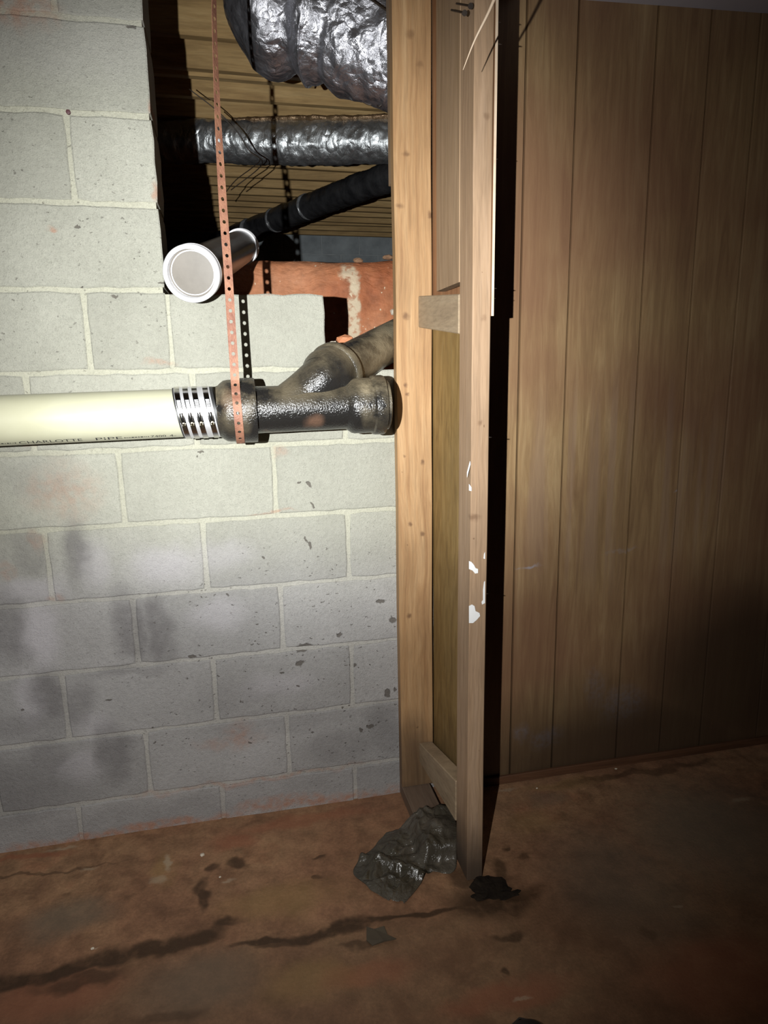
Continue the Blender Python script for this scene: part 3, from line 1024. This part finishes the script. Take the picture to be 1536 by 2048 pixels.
# coupling
SH = .15
xc = lambda u: at(u, 828, 1, -.24).x
cp = empty('pipe_coupling', AX(xc(390)), 'shielded steel and rubber coupling with four screw clamps between plastic and iron pipe', 'coupling')
x0, x1 = xc(354), xc(436)
mesh('rubber_sleeve', lathe(AX(x0), AX(x1), [(0, PV+.0005), (.0005, .0600), (x1-x0-.001, .0600), (x1-x0, .057)], 72, SH), M_RUBBER, cp, smooth=True, sharp=40)
xs0, xs1 = xc(357.5), xc(429)
mesh('steel_shield', lathe(AX(xs0), AX(xs1), [(0, .0600), (.0003, .0610), (xs1-xs0, .0610), (xs1-xs0+.0005, .0602)], 72, SH), M_SHIELD, cp, smooth=True, sharp=40)
for i, u in enumerate((364, 381, 399, 421)):
    xx = xc(u)
    wd = .0125
    c = mesh('clamp', lathe(AX(xx-wd/2), AX(xx+wd/2), [(0, .0611), (.0003, .0624), (wd-.0003, .0624), (wd, .0611)], 72, SH), M_CHROME, cp, smooth=True, sharp=40)

    def on(x, ang, r):
        q = AX(x)+Vector((0, -math.cos(ang), math.sin(ang)))*r
        q.x -= SH*math.sin(ang)*r
        return q

    def plate(xa_, xb_, a0, a1, r0, r1, n=4):
        V, F = [], []
        for k in range(n+1):
            an = a0+(a1-a0)*k/n
            for (x, r) in ((xa_, r0), (xb_, r0), (xb_, r1), (xa_, r1)):
                V.append(on(x, an, r))
        for k in range(n):
            for j in range(4):
                F.append((k*4+j, k*4+(j+1) % 4, k*4+4+(j+1) % 4, k*4+4+j))
        F += [(0, 1, 2, 3), (4*n, 4*n+1, 4*n+2, 4*n+3)]
        return V, F
    hs = plate(xx-.0066, xx+.0066, math.radians(-17), math.radians(4), .0622, .0655)
    dome = sweep([on(xx, math.radians(-15), .0655), on(xx, math.radians(-6), .0658), on(xx, math.radians(3), .0655)], .0045, 8, 16, None)
    mesh('screw_housing', join(hs, dome), M_CHROME, c, smooth=True, sharp=35)
    a0, a1 = on(xx, math.radians(-19), .0660), on(xx, math.radians(-31), .0680)
    scr = lathe(a0, a1, [(0, .0028), (.004, .0028), (.004, .0042), (.0095, .0042), (.0095, .0022), (.013, .0022)], 6)
    mesh('screw', scr, M_BRASSY, c)
    mesh('band_notches', join(*[plate(xx-.0042, xx+.0042, math.radians(9+3.4*k), math.radians(10.6+3.4*k), .0622, .0630, 1) for k in range(7)]), M_SHIELD, c)

# cast iron wye
wy = empty('wye_fitting', AX(.66), 'black cast iron wye fitting with two belled hubs hanging from the strap', 'pipe fitting')
xw = lambda u: at(u, 815, 1, -.22).x


def dsp(p): return .0009*noise.noise(p*22)


a = xw(434)
pr = [(xw(u)-a, r) for u, r in ((434, .0600), (438, .0615), (443, .067), (450, .0725), (458, .0745), (478, .0745), (481, .0765), (485, .0775), (508, .0775), (512, .0765), (513, .060))]
mesh('hub', lathe(AX(a), AX(xw(513)), pr, 80, 0, dsp), M_IRON, wy, smooth=True, sharp=38)
a = xw(510)
mesh('barrel', lathe(AX(a), AX(xw(703)), [(xw(u)-a, .0565) for u in (510, 530, 560, 590, 620, 650, 680, 703)], 80, 0, dsp), M_IRON, wy, smooth=True, sharp=38)
a = xw(694)
pr = [(xw(u)-a, r) for u, r in ((692, .0565), (696, .060), (703, .0665), (709, .0685), (740, .0690), (744, .0690), (747, .0735), (751, .0745), (766, .0745), (769, .0735), (770, .060))]
mesh('hub', lathe(AX(a), AX(xw(769)), pr, 80, 0, dsp), M_IRON, wy, smooth=True, sharp=38)
a = xw(768)
mesh('end_plug', lathe(AX(a), AX(a+.02), [(0, .058), (.003, .058), (.004, .062), (.012, .062), (.013, .060), (.013, .001)], 64, 0, dsp), M_IRON, wy, smooth=True, sharp=38)
# branch
b0 = AX(.635)
bh = atd(660, 750, 1.70)
b1 = at(796, 676, 1, .13)
bd_ = (b1-bh).normalized()
Pb = [b0, b0+(bh-b0)*.45, bh-bd_*.03, bh]
mesh('branch', sweep(Pb, lambda t: .0555+.004*t, 24, 56, lambda p, t, a: dsp(p)), M_IRON, wy, smooth=True, sharp=50)
pr = [(-.045, .057), (-.036, .062), (-.026, .0675), (-.016, .070), (.010, .0705), (.012, .0705), (.015, .0745), (.018, .0755), (.033, .0755), (.036, .0745), (.037, .061)]
mesh('branch_hub', lathe(bh, bh+bd_, pr, 72, 0, dsp), M_IRON, wy, smooth=True, sharp=38)
bpz = empty('iron_branch_pipe', bh, 'dusty iron pipe rising from the branch hub through the opening behind the stud', 'pipe')
mesh('pipe_body', lathe(bh+bd_*.02, b1+bd_*.3, [(0, .056), (.1, .056), (.2, .056), (.3, .056), ((b1-bh).length+.22, .056)], 64, 0, dsp), M_IRON, bpz, smooth=True, sharp=40)

# ------------------------------------------------------------------ perforated strap
sp = empty('hanger_strap', AX(.52)+Vector((0, 0, .078)), 'rusty perforated steel hanger strap looped under the left iron hub', 'strap')


def strap():
    top = [at(428, -200, 1, -.25), at(428, 0, 1, -.262), at(431, 120, 1, -.266), at(435, 220, 1, -.268), at(441, 330, 1, -.27), at(448, 440, 1, -.272), at(456, 540, 1, -.275), at(462, 640, 1, -.279), at(467.5, 720, 1, -.2795), at(470, 760, 1, -.2800)]
    xm = at(471, 770, 1, -.275).x
    twist = [75, 64, 60, 52, 38, 25, 18, 14, 8, 2]
    pts = [(p, math.radians(t)) for p, t in zip(top, twist)]
    R = .0795
    for k, an in enumerate([35, 20, 5, -10, -25, -40, -55, -70, -85, -100, -120, -145]):
        c = AX(xm+.0006*k)
        an = math.radians(an)
        pts.append((c+Vector((0, -math.cos(an), math.sin(an)))*R, 0))
    P = spline([p for p, _ in pts], 600)
    m = len(pts)-1
    TW = []
    for i in range(601):
        x = m*i/600
        k = min(int(x), m-1)
        TW.append(pts[k][1]*(1-(x-k))+pts[k+1][1]*(x-k))
    S = [0]
    for i in range(1, 601):
        S.append(S[-1]+(P[i]-P[i-1]).length)

    def ev(s, wv):
        i = 0
        lo, hi = 0, 600
        while hi-lo > 1:
            mid = (lo+hi)//2
            if S[mid] <= s:
                lo = mid
            else:
                hi = mid
        f = (s-S[lo])/(S[hi]-S[lo])
        p = P[lo].lerp(P[hi], f)
        tw = TW[lo]*(1-f)+TW[hi]*f
        return p+Vector((math.cos(tw), math.sin(tw), 0))*wv
    W, pit, hr = .0098, .0236, .0040
    V, F = [], []
    n = int(S[-1]/pit)
    for k in range(n):
        c = (k+.5)*pit
        outer = []
        q = 6
        for j in range(q):
            outer.append((-pit/2+pit*j/q, -W))
        for j in range(3):
            outer.append((pit/2, -W+2*W*j/3))
        for j in range(q):
            outer.append((pit/2-pit*j/q, W))
        for j in range(3):
            outer.append((-pit/2, W-2*W*j/3))
        m2 = len(outer)
        b = len(V)
        for (a_, w_) in outer:
            V.append(ev(min(c+a_, S[-1]-1e-5), w_))
        for (a_, w_) in outer:
            l = math.hypot(a_, w_)
            V.append(ev(min(c+a_/l*hr, S[-1]-1e-5), w_/l*hr))
        for j in range(m2):
            F.append((b+j, b+(j+1) % m2, b+m2+(j+1) % m2, b+m2+j))
    return V, F


so = mesh('strap_band', strap(), M_STRAP, sp, smooth=False)
bm = bmesh.new()
bm.from_mesh(so.data)
bmesh.ops.remove_doubles(bm, verts=bm.verts, dist=.00005)
bm.to_mesh(so.data)
bm.free()
md = so.modifiers.new('thick', 'SOLIDIFY')
md.thickness = .0010
md.offset = 0

# ------------------------------------------------------------------ stud partition
pt = empty('stud_partition', (1.02, -.2, FLOOR), 'open pine stud partition standing out from the block wall', 'partition')
X0, X1 = .955, 1.057
mesh('stud', lumber(X0, X1, -.040, -.0045, FLOOR+.042, 2.34, 2, 40, .003), M_STUD_BACK, pt)['label'] = 'flat knotty yellow pine stud against the block wall'
mesh('jamb_board', lumber(.957, 1.05, -.0045, .034, at(790, 366, 1, 0).z, 2.6, 2, 10, .001), M_UPBOARD, pt)
EX0, EX1, EY0, EY1 = 1.0375, 1.0805, -.42, -.331
end_ = mesh('stud', lumber(EX0, EX1, EY0, EY1, FLOOR+.002, 2.34, 2, 40, .003), M_STUD_END, pt)
end_['label'] = 'free standing end stud with white paint dabs'
ztop, zbot = at(875, 590, 1, -.2).z, at(875, 662, 1, -.2).z
mesh('backing_board', lumber(1.0365, 1.060, -.331, -.150, 1.408, 2.34, 2, 12, .001), M_UPBOARD, pt)
q0, q1 = at(836, 592, 1, -.041), at(836, 655, 1, -.041)
r0, r1 = at(916, 588, 1, -.329), at(916, 668, 1, -.329)
r0.x = r1.x = 1.0365
q0.x = q1.x = 1.018


def blocking(q0, q1, r0, r1, th):
    o = Vector((th, 0, 0))
    return bevel(hexa([r1, r1+o, q1+o, q1, r0, r0+o, q0+o, q0]), .0025)


mesh('blocking', blocking(q0, q1, r0, r1, .042), M_BLOCKING, pt)
q0, q1 = at(836, 1486, 1, -.041), at(836, 1524, 1, -.041)
q0.x = q1.x = 1.012
r0, r1 = at(914, 1562, 1, -.331), at(914, 1642, 1, -.331)
r0.x = r1.x = 1.034
mesh('blocking', blocking(q0, q1, r0, r1, .042), M_BLOCKING, pt)['label'] = 'low slanting blocking just above the floor'
mesh('bottom_plate', lumber(.957, 1.047, -.325, -.001, FLOOR+.001, FLOOR+.040, 1, 12, .001), M_PLATE, pt)
zstep = at(983, 632, 1, -.42).z
# brown sheet on the far side: upper sheet reaches the stud edge, lower sheet is set back
mesh('panel_sheet', hexa([(1.0815, -.422, zstep), (1.0865, -.422, zstep), (1.066, -.034, zstep), (1.061, -.034, zstep), (1.0815, -.422, 2.34), (1.0865, -.422, 2.34), (1.066, -.034, 2.34), (1.061, -.034, 2.34)]), M_PLY_RED, pt)['label'] = 'upper brown sheet with a pale cut edge'
zb0, zb1 = at(866, 1482, 0, 1.0815), at(912, 1552, 0, 1.0815)
mesh('panel_sheet', hexa([(1.0815, -.400, zb1.z-.01), (1.0855, -.400, zb1.z-.01), (1.065, -.034, zb0.z), (1.061, -.034, zb0.z), (1.0815, -.400, zstep-.001), (1.0855, -.400, zstep-.001), (1.065, -.034, zstep-.001), (1.061, -.034, zstep-.001)]), M_PLY, pt)
mesh('sheet_edge', box(1.0812, 1.0868, -.4235, -.4221, zstep, 2.34), M_STRAW, pt)


def nail(base, dirv, ln, r=.0011, head=True):
    d = Vector(dirv).normalized()
    pr = [(0, .0004), (.004, r), (ln, r)]
    if head:
        pr += [(ln, r*2.6), (ln+.0012, r*2.6)]
    return lathe(base, Vector(base)+d, pr, 10)


# nail points coming through the far edge of the end stud
for (u, v, ln) in ((990, 44, .010), (992, 88, .013), (990, 318, .008), (990, 577, .010), (990, 597, .008), (974, 875, .009), (970, 1188, .006)):
    p = at(u, v, 1, -.415)
    zx = 1.0862 if v < 632 else 1.081
    p.x = zx+ln
    mesh('nail', nail(p, (-1, .03, .05), ln+.02, .0012, False), M_NAIL, pt)
# two bent nails at the top of the end stud, heads outward
for (ua, va, ub, vb) in ((912, 7, 941, 12), (902, 20, 929, 26)):
    a_, b_ = at(ua, va, 0, 1.030), at(ub, vb, 1, -.425)
    a_ = at(ua, va, 1, -.34)
    a_.x = min(a_.x, 1.0365)
    b_ = at(ub, vb, 1, -.430)
    mesh('nail', nail(a_, b_-a_, (b_-a_).length, .0022, True), M_NAIL, pt)


def dab(pts, yy=-.4222, th=.0008):
    P = [at(u, v, 1, yy) for u, v in pts]
    n = len(P)
    V = [(p.x, yy-.0005, p.z) for p in P]+[(p.x, yy+th, p.z) for p in P]
    return V, [tuple(range(n)), tuple(range(n, 2*n))]+[(i, (i+1) % n, n+(i+1) % n, n+i) for i in range(n)]


for pts_ in ([(938, 1122), (943, 1124), (948, 1130), (951, 1136), (956, 1138), (956, 1146), (950, 1147), (945, 1141), (938, 1138)],
             [(938, 1212), (944, 1209), (949, 1212), (951, 1222), (959, 1226), (960, 1232), (953, 1240), (946, 1246), (938, 1246)],
             [(968, 1164), (970, 1162), (970, 1206), (964, 1209), (963, 1204), (966, 1200), (966, 1180)],
             [(968, 1108), (970, 1104), (970, 1118), (967, 1117)],
             [(938, 968), (943, 975), (943, 982), (938, 981)],
             [(934, 945), (940, 922), (941, 928), (937, 943), (934, 955)]):
    mesh('paint_dab', dab(pts_), M_PAINTDAB, end_)

# pale sliver hanging in front of the end stud
s0, s1 = atd(1004, -40, 1.10), atd(926, 140, 1.17)
tag(mesh('wood_sliver', sweep([s0, (s0*2+s1)/3+Vector((.001, 0, 0)), (s0+s1*2)/3+Vector((-.002, 0, 0)), s1], lambda t: .0030*(1.05-t)+.0004, 24, 8), M_STRAW, smooth=True, origin=s0), 'long pale wood sliver dangling across the top of the end stud', 'sliver')

# ------------------------------------------------------------------ things on the floor


def film():
    # crumpled film: outline in floor coordinates, from the sill plate down to the slab
    Lf = [at(*p, 2, FLOOR) for p in ((770, 1800), (738, 1778), (708, 1742), (745, 1700), (772, 1668))]
    Rt = [at(*p, 2, FLOOR) for p in ((812, 1808), (862, 1748), (905, 1745), (915, 1690), (905, 1636))]
    V, F = [], []
    n, m = 60, 60
    LS, RS = spline(Lf, n), spline(Rt, n)
    for i in range(n+1):
        for j in range(m+1):
            t = j/m
            p = LS[i].lerp(RS[i], t)
            q = Vector((p.x*14, p.y*14, 2.))
            h = .006+.022*abs(noise.noise(q))+.014*(1-abs(noise.noise(q*2.1))*2)*.6+.005*noise.noise(q*6)
            f = min(1, 3*min(t, 1-t)+.25, 4*min(i/n+.05, 1))
            onpl = max(0, min(1, (p.x-.93)/.025))*max(0, min(1, (p.y+.345)/.02))
            z = FLOOR+max(.004, h*f)+.041*onpl
            p = p+.008*Vector(noise.noise_vector(Vector((i*.12, j*.12, 1))))
            # a diagonal pleat
            e = (p.x-.84)*.6+(p.y+.32)*.8
            z += .018*math.exp(-(e/.012)**2)
            V.append((p.x, p.y, z))
    for i in range(n):
        for j in range(m):
            a = i*(m+1)+j
            F.append((a, a+1, a+m+2, a+m+1))
    return V, F


fo = tag(mesh('plastic_film', film(), M_SHEET, smooth=True, origin=(.9, -.3, FLOOR)), 'crumpled smoky plastic film lying over the bottom plate and floor', 'plastic sheet')
md = fo.modifiers.new('thick', 'SOLIDIFY')
md.thickness = .0008

p = at(985, 1785, 2, FLOOR)
tag(mesh('debris_clump', join(rock((p.x-.004, p.y+.016, FLOOR-.002), .034, 1, (1.5, .9, .26), 3, .6), rock((p.x-.012, p.y+.035, FLOOR-.001), .026, 5, (1.0, 1.2, .4), 3, .6), rock((p.x+.034, p.y-.016, FLOOR), .022, 9, (1.5, .6, .2), 3, .9), rock((p.x-.03, p.y-.004, FLOOR+.001), .018, 12, (1.4, .8, .35), 3, .6)), M_DEBRIS, origin=(p.x, p.y, FLOOR)),
    'black wet debris heaped at the foot of the end stud', 'debris')


def flat_poly(pts, h, z=None):
    P = [at(u, v, 2, FLOOR) for u, v in pts]
    n = len(P)
    z = z if z is not None else FLOOR+.003
    V = [(p.x, p.y, z) for p in P]+[(p.x, p.y, z+h*(.5+.5*((i*7) % 3))) for i, p in enumerate(P)]
    return V, [tuple(range(n)), tuple(range(n, 2*n))]+[(i, (i+1) % n, n+(i+1) % n, n+i) for i in range(n)]


p = at(760, 1875, 2, FLOOR)
tag(mesh('leaf_scrap', flat_poly([(733, 1856), (748, 1862), (768, 1857), (775, 1872), (792, 1881), (768, 1886), (745, 1894), (733, 1884)], .003), M_LEAF, origin=(p.x, p.y, FLOOR)), 'dark triangular scrap lying on the slab below the crack', 'scrap')
for (u, v, r, lab) in ((405, 1711, .006, 'whitish paint flake on the floor in front of the block wall'), (185, 1898, .004, 'tiny pale flake on the floor near the left edge'), (1206, 1512, .004, 'pale crumb on the base strip foot of the panelling'), (440, 1755, .003, 'pale speck inside the rusty ring stain'), (1074, 1577, .003, 'pale crumb by the foot of the panelling')):
    p = at(u, v, 2, FLOOR)
    if p.y > -.05:
        p.y = -.055
    p.z = FLOOR+r*.5
    tag(mesh('paint_flake', rock(p, r, u*.1, (1.2, 1, .6), 1), M_STONE, origin=p), lab, 'flake')

# shoe toe at the bottom edge of the picture
sx, sy = at(1045, 2039, 2, FLOOR+.03).x, at(1045, 2039, 2, FLOOR+.03).y+.012
sh = empty('shoe', (sx, sy-.14, FLOOR), 'rounded toe of a black shoe at the bottom edge of the picture', 'shoe')


def shoe(z0, z1, grow, n=30, seg=20, upper=True):
    V, F = [], []
    for i in range(n+1):
        t = i/n
        y = sy+grow-(.29+2*grow)*t
        wdt = (.048+grow)*min(1, (max(0, math.sin(min(t/.28, 1)*PI/2)))**.6+.02)*(1-.18*math.sin(max(0, (t-.3)/.7)*PI))
        if t > .93:
            wdt *= max(.2, math.sqrt(max(0, 1-((t-.93)/.07)**2)))
        hh = z1
        if upper:
            hh = .034+.022*math.sin(min(t/.3, 1)*PI/2)+.045*max(0, min(1, (t-.4)/.4))
            hh *= min(1, .35+(t/.08)**.6*.65) if t < .08 else 1
        for k in range(seg):
            a = 2*PI*k/seg
            V.append((sx+wdt*math.cos(a), y, FLOOR+z0+(hh-z0)*max(0, math.sin(a))**.75 if upper else FLOOR+(z0 if math.sin(a) < 0 else z1)))
    for i in range(n):
        for k in range(seg):
            F.append((i*seg+k, i*seg+(k+1) % seg, (i+1)*seg+(k+1) % seg, (i+1)*seg+k))
    F.append(tuple(range(seg)))
    F.append(tuple(n*seg+k for k in range(seg)))
    return V, F


mesh('shoe_upper', shoe(.018, .06, 0), M_SHOE, sh, smooth=True)
mesh('sole', shoe(.003, .018, .004, upper=False), M_RUBBER, sh, smooth=True, sharp=40)
